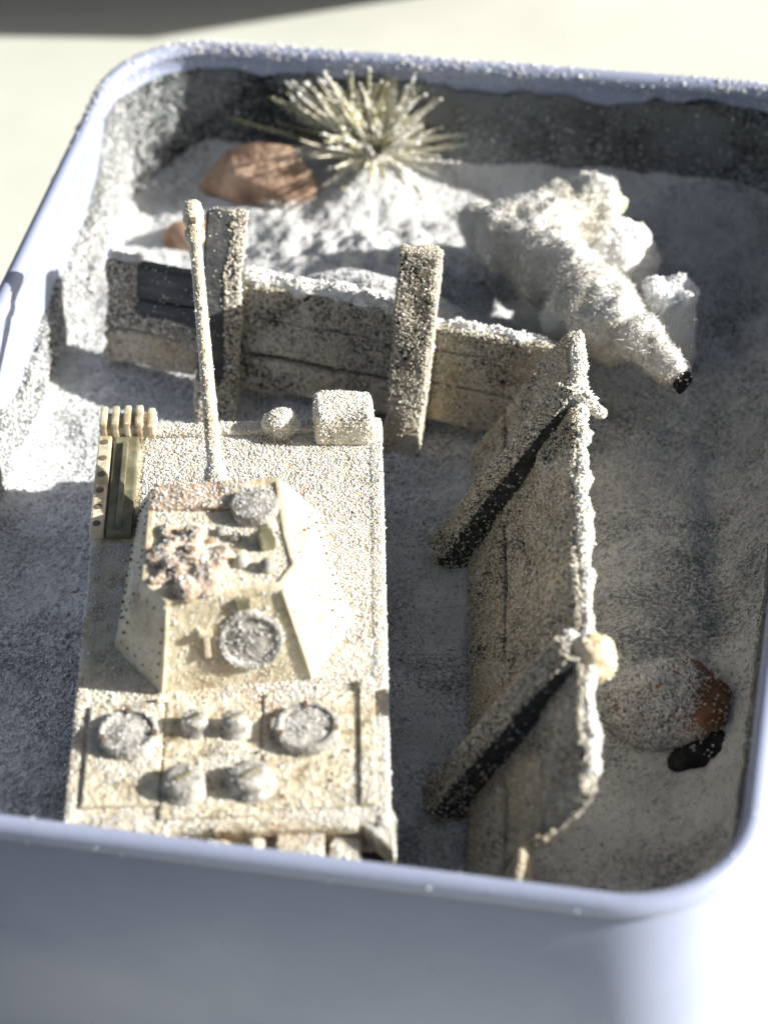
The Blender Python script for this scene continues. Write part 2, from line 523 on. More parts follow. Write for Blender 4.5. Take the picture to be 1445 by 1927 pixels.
tin = empty('tin_box', (0, 0, 0), 0, 'open pale blue enamelled tin holding a snowy miniature scene', 'tin')
wall = [(0.26, 0.0), (0.20, 0.03), (0.17, 0.10), (0.13, 2.0), (0.10, 3.78), (0.12, 3.80), (0.15, 3.80), (0.17, 3.7), (0.19, 2.0), (0.24, 0.12)]
add('wall', sweep(wall), M['tin'], tin, smooth=True)
bead = [(0.09 - 0.09 * math.cos(a), 3.905 + 0.09 * math.sin(a)) for a in [math.radians(d) for d in range(-50, 231, 20)]]
rim_geo = sweep(bead + [(0.16, 3.75)])
add('rim', rim_geo, M['tin'], tin, smooth=True)
fl = rr_fixed(0.22, 0.06)
add('base_plate', (fl, [list(range(len(fl)))]), M['tin'], tin)

# dark scenery coat glued to the inside of the walls, torn along its top edge
n = len(RR0)
lf = np.clip((-RR0[:, 0] - 3.3) / 0.3, 0, 1) * np.clip((3.9 - RR0[:, 1]) / 1.0, 0, 1)     # left wall
tear = fbm(RR0 * np.array([1, 1, 0]), 1.4, 3, 4) * 0.10 + fbm(RR0 * np.array([1, 1, 0]), 7, 5, 3) * 0.05
ztop = 3.73 - 0.60 * lf + tear * (1.3 + lf)
coat_loops = []
zz = [ztop, ztop - 0.03]
for k in range(1, 15): zz.append(ztop + (2.25 - ztop) * k / 14)
offs = [0.172, 0.205] + [0.215 + 0.05 * k / 14 for k in range(1, 15)]
loops = [rr_fixed(o, z) for o, z in zip(offs, zz)]
V = np.concatenate(loops)
C = np.stack([np.clip(V[:, 0], -W / 2 + 1.05, W / 2 - 1.05), np.clip(V[:, 1], -L / 2 + 1.05, L / 2 - 1.05)], 1)
d = V[:, :2] - C; d /= np.linalg.norm(d, axis=1)[:, None]
jj = np.clip(fbm(V, 5, 11, 4) * 0.05, -0.02, 0.08); jj[:n] = 0
V[:, :2] -= d * jj[:, None]
F = [[i * n + k, i * n + (k + 1) % n, (i + 1) * n + (k + 1) % n, (i + 1) * n + k] for i in range(len(loops) - 1) for k in range(n)]
coat_geo = (V, F)
add('wall_coating', coat_geo, M['coat'], tin, label='dark gritty coating on the inner walls, torn along its upper edge')
inw = normals(coat_geo)
def keep_coat(P, N):
    low = np.clip((3.65 - P[:, 2]) / 0.9, 0, 1)
    left = np.clip((-P[:, 0] - 3.0) / 0.4, 0, 1)
    return (0.04 + 0.9 * low ** 1.7 + 0.75 * left) * np.clip(0.7 + fbm(P, 1.8, 9), 0.1, 1)
flip = lambda g: (g[0], [f[::-1] for f in g[1]])
NC = np.sign((inw[:, :2] * d).sum(1)).mean()
cg = coat_geo if NC < 0 else flip(coat_geo)
add('wall_frost', dust([cg], 1500, keep_coat, (0.006, 0.012)), M['snow_ground_grain'], tin, kind='stuff')
def keep_rim(P, N):
    back = np.clip((P[:, 1] - 3.0) / 1.6, 0, 1)
    return back * np.clip(N[:, 2] + 0.5, 0, 1) * np.clip(0.45 + 1.3 * fbm(P, 2.2, 21), 0, 1) + 0.006
rg = rim_geo
add('rim_frost', dust([rg if normals(rg)[:, 2].mean() > 0 else flip(rg)], 1500, keep_rim, (0.006, 0.014)), M['snow'], tin, kind='stuff')
# ------------------------------------------------------------------ snowy ground in the tin
def gauss(x, y, cx, cy, rx, ry, a, rot=0.0):
    c, s = math.cos(rot), math.sin(rot)
    u = ((x - cx) * c + (y - cy) * s) / rx; v = (-(x - cx) * s + (y - cy) * c) / ry
    return a * np.exp(-(u * u + v * v))
def ground_h(x, y):
    x = np.asarray(x, float); y = np.asarray(y, float)
    P = np.column_stack([x.ravel(), y.ravel(), np.zeros(x.size)])
    z = GZ + 0.10 * fbm(P, 0.7, 31).reshape(x.shape)
    z = z + gauss(x, y, -0.55, 2.3, 1.35, 0.5, 0.85, -0.12)       # drift behind the back fence
    rough = np.exp(-(((x + 0.6) / 1.9) ** 2 + ((y - 3.5) / 0.9) ** 2))
    z = z + rough * (0.18 + 0.22 * fbm(P, 2.4, 35, 4).reshape(x.shape))   # crumbly ridge at the foot of stone and tuft
    z = z + gauss(x, y, -1.0, 4.7, 0.7, 0.45, 0.28)                # mound under the grass
    z = z + gauss(x, y, 0.9, 3.6, 0.9, 0.6, 0.22)
    z = z + gauss(x, y, 2.0, 3.2, 0.7, 0.7, 0.18)
    z = z + gauss(x, y, -2.4, 4.3, 0.8, 0.5, 0.12)
    z = z + gauss(x, y, -3.1, 2.2, 0.5, 1.2, 0.10)
    z = z + gauss(x, y, -2.4, -4.2, 0.9, 0.7, 0.12)
    z = z + gauss(x, y, 2.6, -1.3, 0.7, 0.5, 0.13)
    z = z - gauss(x, y, 3.05, 0.0, 0.16, 1.3, 0.10, 0.12)         # scraped furrow by the right wall
    z = z - gauss(x, y, -0.8, -2.2, 1.2, 2.4, 0.06)
    edge = np.minimum(W / 2 - np.abs(x), L / 2 - np.abs(y))
    z = z + 0.30 * np.clip((y - (L / 2 - 0.95)) / 0.75, 0, 1) ** 2 + 0.26 * np.clip((x - (W / 2 - 0.95)) / 0.75, 0, 1) ** 2
    return z + 0.14 * np.clip((0.7 - edge) / 0.6, 0, 1) ** 2
dx = 0.032
nx, ny = int(W / dx), int(L / dx)
X, Y = np.meshgrid(np.linspace(-W / 2, W / 2, nx), np.linspace(-L / 2, L / 2, ny))
X = X + rng.normal(0, 0.006, X.shape); Y = Y + rng.normal(0, 0.006, Y.shape)
Z = ground_h(X, Y)
P = np.column_stack([X.ravel(), Y.ravel(), np.zeros(X.size)])
Z = Z + rng.normal(0, 0.008, Z.shape) + 0.03 * fbm(P, 4.0, 77, 3).reshape(Z.shape)
idx = np.arange(nx * ny).reshape(ny, nx)
ins = inside(X, Y, 0.18)
ok = ins[:-1, :-1] & ins[1:, :-1] & ins[:-1, 1:] & ins[1:, 1:]
Fq = np.stack([idx[:-1, :-1][ok], idx[:-1, 1:][ok], idx[1:, 1:][ok], idx[1:, :-1][ok]], 1)
VG = np.column_stack([X.ravel(), Y.ravel(), Z.ravel()])
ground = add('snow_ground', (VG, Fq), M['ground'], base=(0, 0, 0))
set_label(ground, 'powdery grey and white snow covering the floor inside the tin', kind='structure')
ng = 150000
gx = rng.uniform(-W / 2, W / 2, ng); gy = rng.uniform(-L / 2, L / 2, ng)
gp = np.column_stack([gx, gy, np.zeros(ng)])
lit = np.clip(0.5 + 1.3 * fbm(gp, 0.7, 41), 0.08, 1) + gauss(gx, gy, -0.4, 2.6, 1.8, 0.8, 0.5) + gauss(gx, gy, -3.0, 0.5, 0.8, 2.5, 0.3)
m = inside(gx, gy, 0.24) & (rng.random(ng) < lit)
gx, gy = gx[m], gy[m]
gr = rng.uniform(0.005, 0.011, len(gx)) * np.where(rng.random(len(gx)) < 0.05, 1.5, 1)
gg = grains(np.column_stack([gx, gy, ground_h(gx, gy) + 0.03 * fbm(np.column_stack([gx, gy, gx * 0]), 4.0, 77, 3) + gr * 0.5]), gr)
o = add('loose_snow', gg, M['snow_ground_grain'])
set_label(o, 'loose white snow granules scattered over the floor of the tin', 'snow', kind='stuff')
def gz(x, y):
    return float(ground_h(np.array([x]), np.array([y]))[0])

# ------------------------------------------------------------------ tank
TANK_C = np.array([-0.77, -2.25, GZ - 0.06]); TANK_RZ = math.radians(11.95)
tank = empty('model_tank', TANK_C, TANK_RZ, 'cream plastic toy tank dusted with snow, long gun reaching over the fence', 'model tank')
snow_on = []                                   # (geo, class) in tank coordinates, for the dusting
def T(name, geo, mat, parent=None, smooth=False, cls=None, kind=None, label=None):
    o = add(name, geo, mat, parent or tank, local=True, smooth=smooth, kind=kind, label=label)
    if cls: snow_on.append((geo, cls))
    return o
def TL(x, y, z):
    return to_local(np.array([at(x, y, z)]), tank)[0]
ZD = 0.96                                      # deck height above the tank's base (= world 3.4)
# lower hull, upper hull
T('lower_hull', box((0, -0.05, 0.38), (1.5, 4.5, 0.5), 0.04), M['olive'])
def prism(poly, z0, z1, inset=0.0, top=None):
    n = len(poly); top = top or poly
    V = [(x, y, z0) for x, y in poly] + [(x, y, z1) for x, y in top]
    F = [[i, (i + 1) % n, n + (i + 1) % n, n + i] for i in range(n)] + [list(range(n))[::-1], list(range(n, 2 * n))]
    return np.array(V, float), F
T('hull', box((0, -0.02, 0.78), (2.36, 4.66, 0.36), 0.03, cuts=0), M['tank_deck'], cls='deck')
for sx in (-1, 1):
    T('fender', box((sx * 1.2, -0.02, 0.88), (0.10, 4.74, 0.18), 0.025), M['tank_deck'], cls='rail' if sx > 0 else 'deck')
    # track: an endless band of pads
    band = []
    pts = []
    for k in range(64):
        a = k / 64
        per = 2 * 3.9 + 2 * math.pi * 0.30
        s = a * per
        if s < 3.9: pts.append((-1.95 + s, 0.04, 0))
        elif s < 3.9 + math.pi * 0.30:
            b_ = (s - 3.9) / 0.30; pts.append((1.95 + 0.30 * math.sin(b_), 0.34 - 0.30 * math.cos(b_), b_))
        elif s < 7.8 + math.pi * 0.30: pts.append((1.95 - (s - 3.9 - math.pi * 0.30), 0.64, math.pi))
        else:
            b_ = (s - 7.8 - math.pi * 0.30) / 0.30; pts.append((-1.95 - 0.30 * math.sin(b_), 0.34 + 0.30 * math.cos(b_), math.pi + b_))
    tr = T('track', join(*[xf(box((0, 0, 0), (0.42, 0.125, 0.07), 0.0), np.array(Matrix.Rotation(r, 3, 'X')), (sx * 0.98, y, z)) for y, z, r in pts]), M['track'])
    for k in range(6):
        T('road_wheel', join(cyl((sx * 0.82, -1.7 + 0.68 * k, 0.32), (sx, 0, 0), 0.25, 0.25, 0.32, 18, 0.03), cyl((sx * 1.1, -1.7 + 0.68 * k, 0.32), (sx, 0, 0), 0.09, 0.07, 0.07, 12)), M['olive'])
# deck plates behind the turret, each its own raised panel
for (x0, x1, y0, y1, h) in ((-1.12, -0.53, -2.12, -1.06, 0.035), (-0.51, 0.24, -1.62, -1.02, 0.02), (-0.51, 0.24, -2.26, -1.64, 0.03),
                            (0.27, 1.02, -2.20, -1.0, 0.025), (1.03, 1.15, -2.2, -0.9, 0.05)):
    T('deck_plate', box(((x0 + x1) / 2, (y0 + y1) / 2, ZD - 0.01 + h / 2), (x1 - x0, y1 - y0, h + 0.02), 0.012), M['tank_deck'], cls='plate')
for (cx, cy, r, tilt) in ((-0.79, -1.42, 0.235, 0), (0.62, -1.43, 0.25, 0.12)):
    z0 = ZD
    vc = T('vent_cover', zlathe((cx, cy, z0), [(r * 1.02, 0), (r * 1.02, 0.08), (r * 0.97, 0.115), (r * 0.86, 0.12), (r * 0.82, 0.095), (r * 0.4, 0.105), (0.02, 0.115)], 32), M['steel'], smooth=False, cls='vent')
    for a in (200, 350, 95):
        T('bolt', cyl((cx + r * 0.9 * math.cos(math.radians(a)), cy + r * 0.9 * math.sin(math.radians(a)), z0 + 0.1), (0, 0, 1), 0.03, 0.025, 0.035, 8), M['rivet'], vc)
    T('hinge', box((cx - r * 0.95 * (1 if cx > 0 else -0.2), cy + r * (0.2 if cx > 0 else 1.0), z0 + 0.06), (0.11, 0.11, 0.09), 0.015), M['steel'], vc)
for (cx, cy, r, h) in ((-0.27, -1.33, 0.105, 0.15), (0.05, -1.36, 0.105, 0.16), (-0.33, -1.95, 0.165, 0.15), (0.18, -1.95, 0.165, 0.16)):
    fc = T('filler_cap', zlathe((cx, cy, ZD), [(r * 1.25, 0), (r * 1.2, 0.04), (r * 0.95, 0.06), (r, h * 0.75), (r * 0.92, h * 0.95), (r * 0.6, h * 1.05), (0.02, h * 1.02)], 24), M['steel'], smooth=True, cls='cap')
    T('cap_slot', box((cx, cy, ZD + h * 1.05), (r * 0.9, r * 0.25, 0.03), 0.006, rz=0.6), M['olive'], fc)
# small studs on the deck
for k in range(26):
    x = rng.uniform(-1.05, 1.0); y = rng.uniform(-2.2, -1.0)
    T('stud', cyl((x, y, ZD + 0.01), (0, 0, 1), 0.022, 0.015, 0.035, 7), M['tank_deck'])
# rear end: cross bar, grille teeth, tow blocks
T('rear_bar', box((-0.75, -2.37, ZD - 0.06), (0.62, 0.14, 0.13), 0.02), M['tank_deck'], cls='plate')
T('rear_bar', box((0.45, -2.35, ZD - 0.04), (1.1, 0.08, 0.09), 0.02), M['tank_deck'], cls='plate')
for k, x in enumerate((-0.45, -0.27, -0.06, 0.22)):
    T('exhaust_stub', cyl((x, -2.30, ZD - 0.20), (0, -1, 0.1), 0.10, 0.09, 0.22 + 0.02 * k, 14, 0.02), M['tank_deck'], cls='plate')
T('tow_block', box((0.56, -2.46, ZD - 0.20), (0.36, 0.26, 0.26), 0.025), M['tank_deck'], cls='plate')
T('tow_block', box((0.90, -2.50, ZD - 0.26), (0.24, 0.28, 0.26), 0.05), M['tank_deck'], cls='plate')
T('rear_flap', prism([(1.02, -2.32), (1.27, -2.62), (1.29, -2.30), (1.22, -2.1)], ZD - 0.22, ZD - 0.02), M['tank_deck'], cls='rail')
# front: spare links (ribbed), stowage box, lamp
sl = T('spare_track_links', box((-1.0, 2.28, ZD + 0.07), (0.50, 0.22, 0.16), 0.02), M['tank'], cls='front')
for k in range(5):
    T('link_rib', box((-1.21 + 0.105 * k, 2.28, ZD + 0.12), (0.065, 0.26, 0.20 if k < 4 else 0.12), 0.02), M['tank'], sl)
T('stowage_box', box((0.93, 2.20, ZD + 0.13), (0.52, 0.42, 0.32), 0.06, cuts=2, jit=0.03), M['tank_deck'], cls='heavy')
T('head_lamp', lump((0.36, 2.22, ZD + 0.08), (0.17, 0.14, 0.15), 3, 0.15, 2, 5), M['tank_deck'], smooth=True, cls='heavy')
T('front_ridge', box((0.0, 2.25, ZD + 0.015), (1.5, 0.14, 0.07), 0.02, cuts=2, jit=0.02), M['tank_deck'], cls='heavy')
# left side: perforated rail and bare tool box
pr = T('perforated_rail', box((-1.20, 1.52, ZD + 0.05), (0.12, 1.25, 0.10), 0.02), M['tank'])
for k in range(6):
    T('slot', zlathe((-1.20, 1.0 + 0.21 * k, ZD + 0.098), [(0.035, 0), (0.036, 0.006), (0.02, 0.008)], 10), M['rivet'], pr)
T('tool_box', box((-1.01, 1.52, ZD + 0.03), (0.22, 1.25, 0.10), 0.02), M['olive'])
T('tool_bar', box((-1.01, 1.5, ZD + 0.095), (0.05, 1.1, 0.04), 0.01), M['olive'])
# turret: seven sided, sloping plates
roof_px = [(283, 922), (525, 900), (543, 1008), (560, 1068), (532, 1104), (312, 1138), (267, 1099)]
base_px = [(262, 950), (555, 925), (600, 965), (662, 1170), (592, 1278), (303, 1305), (213, 1217)]
RW = 4.28                                       # world height of the turret roof
RZ = RW - TANK_C[2]
roof = [tuple(TL(x, y, RW)[:2]) for x, y in roof_px]
base = [tuple(TL(x, y, 3.4)[:2]) for x, y in base_px]
tg = prism(base, ZD - 0.02, RZ, top=roof)
tgf = tg if normals(tg)[-1][2] > 0 else flip(tg)
bm = bmesh.new()
vv = [bm.verts.new(v) for v in tgf[0]]
for f in tgf[1]: bm.faces.new([vv[i] for i in f])
bmesh.ops.recalc_face_normals(bm, faces=bm.faces[:])
bmesh.ops.bevel(bm, geom=bm.edges[:], offset=0.018, segments=2, profile=0.7, affect='EDGES')
tgeo = bm_geo(bm)
turret = T('turret', tgeo, M['tank'], cls='turret')
cen = np.mean(np.array(roof), 0)
# raised roof rim
rin = [tuple(cen + (np.array(p) - cen) * 0.91) for p in roof]
nr = len(roof)
Vr = np.array([(x, y, RZ - 0.01) for x, y in roof] + [(x, y, RZ + 0.022) for x, y in [tuple(cen + (np.array(p) - cen) * 0.985) for p in roof]]
              + [(x, y, RZ + 0.022) for x, y in [tuple(cen + (np.array(p) - cen) * 0.93) for p in roof]] + [(x, y, RZ - 0.01) for x, y in rin])
Fr = [[r * nr + i, r * nr + (i + 1) % nr, (r + 1) * nr + (i + 1) % nr, (r + 1) * nr + i] for r in range(3) for i in range(nr)]
T('roof_rim', (Vr, Fr), M['tank'], turret)
# plate frames: rivet rows along the edges of the sloping plates
riv = []
hat_n = None
for i in range(nr):
    j = (i + 1) % nr
    A, B = np.array((*base[i], ZD)), np.array((*base[j], ZD)); Cc, D = np.array((*roof[j], RZ)), np.array((*roof[i], RZ))
    nrm = unit(np.cross(B - A, D - A))
    if nrm[2] < 0: nrm = -nrm
    if i == 4: rear = (A, B, Cc, D, nrm)
    if i in (0, 4): continue
    rows = []
    wid = np.linalg.norm(B - A)
    nn = max(4, int(wid / 0.12)) + 1
    for t in (0.14, 0.86):
        rows += [(s, t) for s in np.linspace(0.08, 0.92, nn if t < 0.5 else max(3, int(nn * 0.75)))]
    for s in (0.08, 0.92): rows += [(s, t) for t in np.linspace(0.3, 0.7, 4)]
    for s, t in rows:
        p = (A * (1 - s) + B * s) * (1 - t) + (D * (1 - s) + Cc * s) * t
        p = p + rng.normal(0, 0.006, 3); rr_ = rng.uniform(0.010, 0.016); riv.append(cyl(p - nrm * 0.012, nrm, rr_, rr_ * 0.8, 0.02, 7))
T('rivets', join(*riv), M['rivet'], turret, kind='stuff')
# rear plate: round hatch, bracket, edge strips
A, B, Cc, D, nrm = rear
def rp(s, t): return (A * (1 - s) + B * s) * (1 - t) + (D * (1 - s) + Cc * s) * t
ex = unit(B - A); ey = np.cross(nrm, ex)
hc = rp(0.36, 0.50) - nrm * 0.02
hat = T('rear_hatch', lathe(hc, nrm, ex, ey, [(0.27, 0), (0.27, 0.045), (0.245, 0.06), (0.22, 0.055), (0.20, 0.04), (0.09, 0.05), (0.02, 0.055)], 30), M['steel'], turret, cls='hatch')
T('hatch_hinge', xf(box((0, 0, 0), (0.12, 0.10, 0.06), 0.01), np.stack([ex, ey, nrm], 1), rp(0.36, 0.90) + nrm * 0.01), M['olive'], turret)
T('bracket', xf(join(box((0, 0.05, 0), (0.05, 0.22, 0.05), 0.01), box((0, -0.08, 0.03), (0.11, 0.05, 0.06), 0.01)), np.stack([ex, ey, nrm], 1), rp(0.68, 0.55)), M['tank'], turret)
for s in (0.01, 0.99):
    a_, b_ = rp(s, 0.03), rp(s, 0.97)
    T('edge_strip', tube([a_ + nrm * 0.005, b_ + nrm * 0.005], 0.022, 8), M['tank'], turret)
# roof furniture
def roof_pt(px, py): return TL(px, py, RW)
p = roof_pt(480, 962)
rh = T('roof_hatch', zlathe((p[0], p[1], RZ - 0.01), [(0.20, 0), (0.20, 0.08), (0.185, 0.11), (0.15, 0.115), (0.06, 0.13), (0.01, 0.13)], 26), M['steel'], turret, cls='vent')
p = roof_pt(502, 1025)
T('periscope', join(box((p[0], p[1], RZ + 0.05), (0.13, 0.15, 0.13), 0.02, rz=0.3), box((p[0] - 0.02, p[1] + 0.06, RZ + 0.10), (0.09, 0.06, 0.10), 0.015, rz=0.3)), M['olive'], turret)
for px, py, r in ((455, 1062, 0.065), (505, 1070, 0.075), (415, 1005, 0.05), (445, 1015, 0.05)):
    p = roof_pt(px, py)
    T('roof_stud', lump((p[0], p[1], RZ + 0.02), (r, r, r), 2, 0.1, 2, 3), M['steel'], turret, smooth=True)
# mud and rust clump with a rag on the left of the roof
blobs = []
for px, py, r in ((300, 1090, 0.10), (330, 1075, 0.15), (365, 1055, 0.16), (395, 1075, 0.15), (350, 1105, 0.14), (385, 1105, 0.12), (320, 1030, 0.12), (365, 1015, 0.12), (410, 1045, 0.10), (300, 1050, 0.10), (310, 1000, 0.09)):
    q = TL(px, py, RW + 0.02); blobs.append(((q[0], q[1], RZ + 0.02), (r, r, r * 0.55)))
rg_ = smooth_geo(remeshed(blobs, 0.022), 2)
rg_ = (rg_[0] + normals(rg_) * (fbm(rg_[0], 7, 8, 4) * 0.09)[:, None], rg_[1])
T('rag_bundle', rg_, M['rust'], turret, smooth=True, cls='rag', label='rust brown crumpled rag stowed on the turret roof')
q0, q1 = roof_pt(285, 935), roof_pt(470, 925)
T('rust_plank', box(((q0[0] + q1[0]) / 2, (q0[1] + q1[1]) / 2 - 0.05, RZ + 0.01), (abs(q1[0] - q0[0]), 0.30, 0.06), 0.02, cuts=2, jit=0.03), M['rust'], turret, cls='rag')
for k in range(22):
    px, py = rng.uniform(300, 535), rng.uniform(925, 1085)
    p = roof_pt(px, py); r = rng.uniform(0.025, 0.06)
    T('crumb', lump((p[0], p[1], RZ), (r * 1.3, r * 1.1, r * 0.55), 2, 0.35, 2.5, k), M['rust'] if px < 420 and rng.random() < 0.7 else M['tank'], turret)
# gun
g0, g1 = TL(404, 870, 3.92), TL(362, 385, 4.78)
gd = unit(g1 - g0)
T('mantlet', cyl(g0 - gd * 0.55, gd, 0.15, 0.085, 0.5, 18, 0.02), M['tank'], cls='heavy')
gl = np.linalg.norm(g1 - g0)
gun = T('gun_barrel', tube([g0 - gd * 0.3, g0 + gd * gl * 0.5, g0 + gd * gl], [0.066, 0.058, 0.052], 16), M['tank'], smooth=True, cls='gun')
mz = T('muzzle_brake', lathe(g1 - gd * 0.42, gd, unit(np.cross(gd, [0, 0, 1])), np.cross(unit(np.cross(gd, [0, 0, 1])), gd) * -1,
       [(0.055, 0), (0.088, 0.03), (0.092, 0.12), (0.07, 0.15), (0.072, 0.20), (0.092, 0.23), (0.092, 0.36), (0.078, 0.42), (0.05, 0.43), (0.045, 0.34)], 16), M['tank'], gun, cls='gun')
T('muzzle_port', box(g1 - gd * 0.24 + np.array([0, 0, 0.075]), (0.05, 0.09, 0.03), 0.005), M['rivet'], gun)
# snow on the tank
def keep_tank(cls):
    def k(P, N):
        up = np.clip(N[:, 2], 0, 1)
        nse = fbm(P, 2.3, 51)
        fr = np.clip((P[:, 1] + 0.4) / 1.6, 0, 1); rt = np.clip((P[:, 0] + 0.2) / 1.2, 0, 1)
        if cls == 'deck': return (0.16 + up * (0.45 + 0.75 * np.maximum(fr * 0.9, rt * 0.8))) * np.clip(0.8 + nse, 0.15, 1) * np.where((P[:, 0] < -0.85) & (P[:, 1] > 0.85), 0.05, 1)
        if cls == 'rail': return 0.9 * (0.25 + up)
        if cls == 'plate': return 0.6 * up * np.clip(0.5 + 1.8 * nse, 0.05, 1)
        if cls in ('vent', 'cap', 'hatch'): return (0.5 if cls != 'cap' else 0.2) * np.clip(0.6 + nse, 0, 1) * (0.3 + up)
        if cls == 'heavy': return 0.35 + 0.8 * up
        if cls == 'front': return 0.25 + 0.5 * up
        if cls == 'turret':
            top = up > 0.95
            rearp = (N[:, 1] < -0.35) & (np.abs(N[:, 0]) < 0.45)
            frontp = N[:, 1] > 0.4
            return np.where(top, 0.65 + 0.5 * np.clip(nse + 0.1, 0, 1), np.where(rearp, 0.12 + 0.25 * np.clip(nse, 0, 1), np.where(frontp, 0.9, 0.07)))
        if cls == 'rag': return 0.15 + 0.5 * up
        if cls == 'gun': return 0.05 + 0.4 * up
        return 0.3 * up
    return k
gs = [dust([(np.asarray(g[0], float), g[1])], 6200 if c in ('deck', 'heavy', 'rail', 'plate') else 4200, keep_tank(c), (0.004, 0.009)) for g, c in snow_on]
V = np.concatenate([g[0] for g in gs]); off = np.cumsum([0] + [len(g[0]) for g in gs[:-1]])
F = np.concatenate([g[1] + k for g, k in zip(gs, off)])
T('snow_dusting', (V, F), M['snow'], kind='stuff')

# ------------------------------------------------------------------ fences
def dusted(parent, geos, density, keep, mat='sand', r=(0.0055, 0.0105)):
    return add('snow_dusting', dust(geos, density, keep, r), M[mat], parent, kind='stuff')
def snow_cap(parent, path, rad, seed, mat='heap', name='snow_cap', amp=0.05):
    blobs = []
    path = [np.array(p, float) for p in path]
    for a, b in zip(path[:-1], path[1:]):
        ln = np.linalg.norm(b - a); m = max(2, int(ln / (rad * 0.45)))
        for k in range(m):
            t = k / m
            j = rng.normal(0, rad * 0.15, 3); r = rad * rng.uniform(0.8, 1.15)
            blobs.append((a + (b - a) * t + j * np.array([1, 1, 0.5]), (r, r, r * 0.8)))
    g = smooth_geo(remeshed(blobs, 0.03), 8)
    g = (g[0] + normals(g) * (fbm(g[0], 6, seed, 4) * amp)[:, None], g[1])
    add(name, g, M[mat], parent, smooth=True)
    return g
# back fence: runs across the tin, leaning slightly away
fe = np.array([math.cos(math.radians(-7)), math.sin(math.radians(-7)), 0])
fb = np.array([-fe[1], fe[0], 0])
ln = math.radians(20)
fw = fb * math.sin(ln) + np.array([0, 0, math.cos(ln)])
fn = np.cross(fe, fw)                           # towards the camera side
if fn[1] > 0: fn = -fn
B0 = np.array([-3.08, 1.63, GZ - 0.03])
back = empty('plank_fence', B0 + fe * 2.2, math.radians(-7), 'long dark plank fence crusted with sand and snow, standing behind the tank under its gun', 'fence', 'ruined plank fences')
def fp(s, h, t=0.0): return B0 + fe * s + fw * h + fn * t
bgeos = []; bare = []
spans = [(0.02, 1.32), (1.36, 3.06), (3.10, 4.55)]
rows = [(0.15, 0.505), (0.515, 0.845), (0.855, 1.18)]
for si, (s0, s1) in enumerate(spans):
    for ri, (h0, h1) in enumerate(rows):
        drop = (0.10 if (si == 2 and ri == 2) else 0.0)
        dn = (-0.03 if (ri == 0 and si == 1) else 0)
        g = basis_box(fp((s0 + s1) / 2, (h0 + h1) / 2 - drop / 2 + dn, rng.uniform(-0.012, 0.012)), fe, fw, fn, (s1 - s0 + rng.uniform(-0.03, 0.03), h1 - h0 - drop, 0.17), 0.02, 12, 0.025, si * 3 + ri)
        isb = si == 0 and ri >= 1
        add('plank', g, M['bare_wood'] if isb else M['wood'], back, label='bare black plank, its sandy crust rubbed off' if isb else None)
        (bare if isb else bgeos).append(g)
def post_box(base, top, wdir, wid, thick, seed, nx=10):
    a = unit(top - base)
    w = unit(wdir - a * (wdir @ a)); t = np.cross(a, w)
    return basis_box((base + top) / 2, a, w, t, (np.linalg.norm(top - base), wid, thick), 0.025, nx, 0.03, seed)
camr, camu, camk = CR[:, 0], CR[:, 1], CR[:, 2]
p1 = post_box(at(404, 795, 2.42), at(425, 398, 4.15) + CR[:, 2] * 0.08, unit(fe + 0.5 * fb), 0.36, 0.26, 31)
p2 = post_box(at(755, 855, 2.42), at(795, 470, 4.15) + CR[:, 2] * 0.08, unit(fe + 0.15 * fb), 0.36, 0.20, 32)
add('post', p1, M['bare_wood'], back, label='thick post with a bare black face and a snow-crusted edge')
add('post', p2, M['wood'], back)
cap = snow_cap(back, [fp(1.45, 1.19, -0.05), fp(2.2, 1.18, -0.05), fp(3.0, 1.17, -0.04)], 0.12, 61)
cap2 = snow_cap(back, [fp(0.05, 1.18, -0.04), fp(0.35, 1.20, 0.0)], 0.09, 62)
cap3 = snow_cap(back, [fp(3.15, 1.08, -0.04), fp(4.4, 1.07, -0.04)], 0.07, 63)
def keep_fence(P, N):
    return np.clip(0.55 + 1.2 * fbm(P, 1.5, 71), 0.06, 0.95) * np.where(N[:, 1] > 0.5, 0.25, 1.0)
dusted(back, bgeos + [p2], 3800, keep_fence)
s1_ = (to_local(p1[0], back), p1[1])
def keep_p1(P, N):
    pa, pb = at(404, 795, 2.42), at(425, 398, 4.15) + CR[:, 2] * 0.08
    t = np.clip((P - pa) @ (pb - pa) / ((pb - pa) @ (pb - pa)), 0, 1)
    across = (P - (pa + t[:, None] * (pb - pa))) @ camr
    return np.where((across > 0.04 + 0.04 * noise(P, 4, 8)) | (t < 0.2), 0.85, 0.02) + 0.4 * np.clip(N[:, 2] - 0.6, 0, 1)
def keep_bare(P, N):
    s = (P - B0) @ fe; h = (P - B0) @ fw
    return np.where((s < 0.34) | (h < 0.66 + 0.06 * noise(P, 5, 3)), 0.9, 0.03)
o = add('snow_crust', dust([p1], 4600, keep_p1), M['sand'], back, kind='stuff')
o = add('snow_crust', dust(bare, 5600, keep_bare), M['sand'], back, kind='stuff')
add('cap_grains', dust([cap, cap2, cap3], 1600, lambda P, N: 0.5 + 0.5 * np.clip(N[:, 2], 0, 1), (0.008, 0.016)), M['snow'], back, kind='stuff')

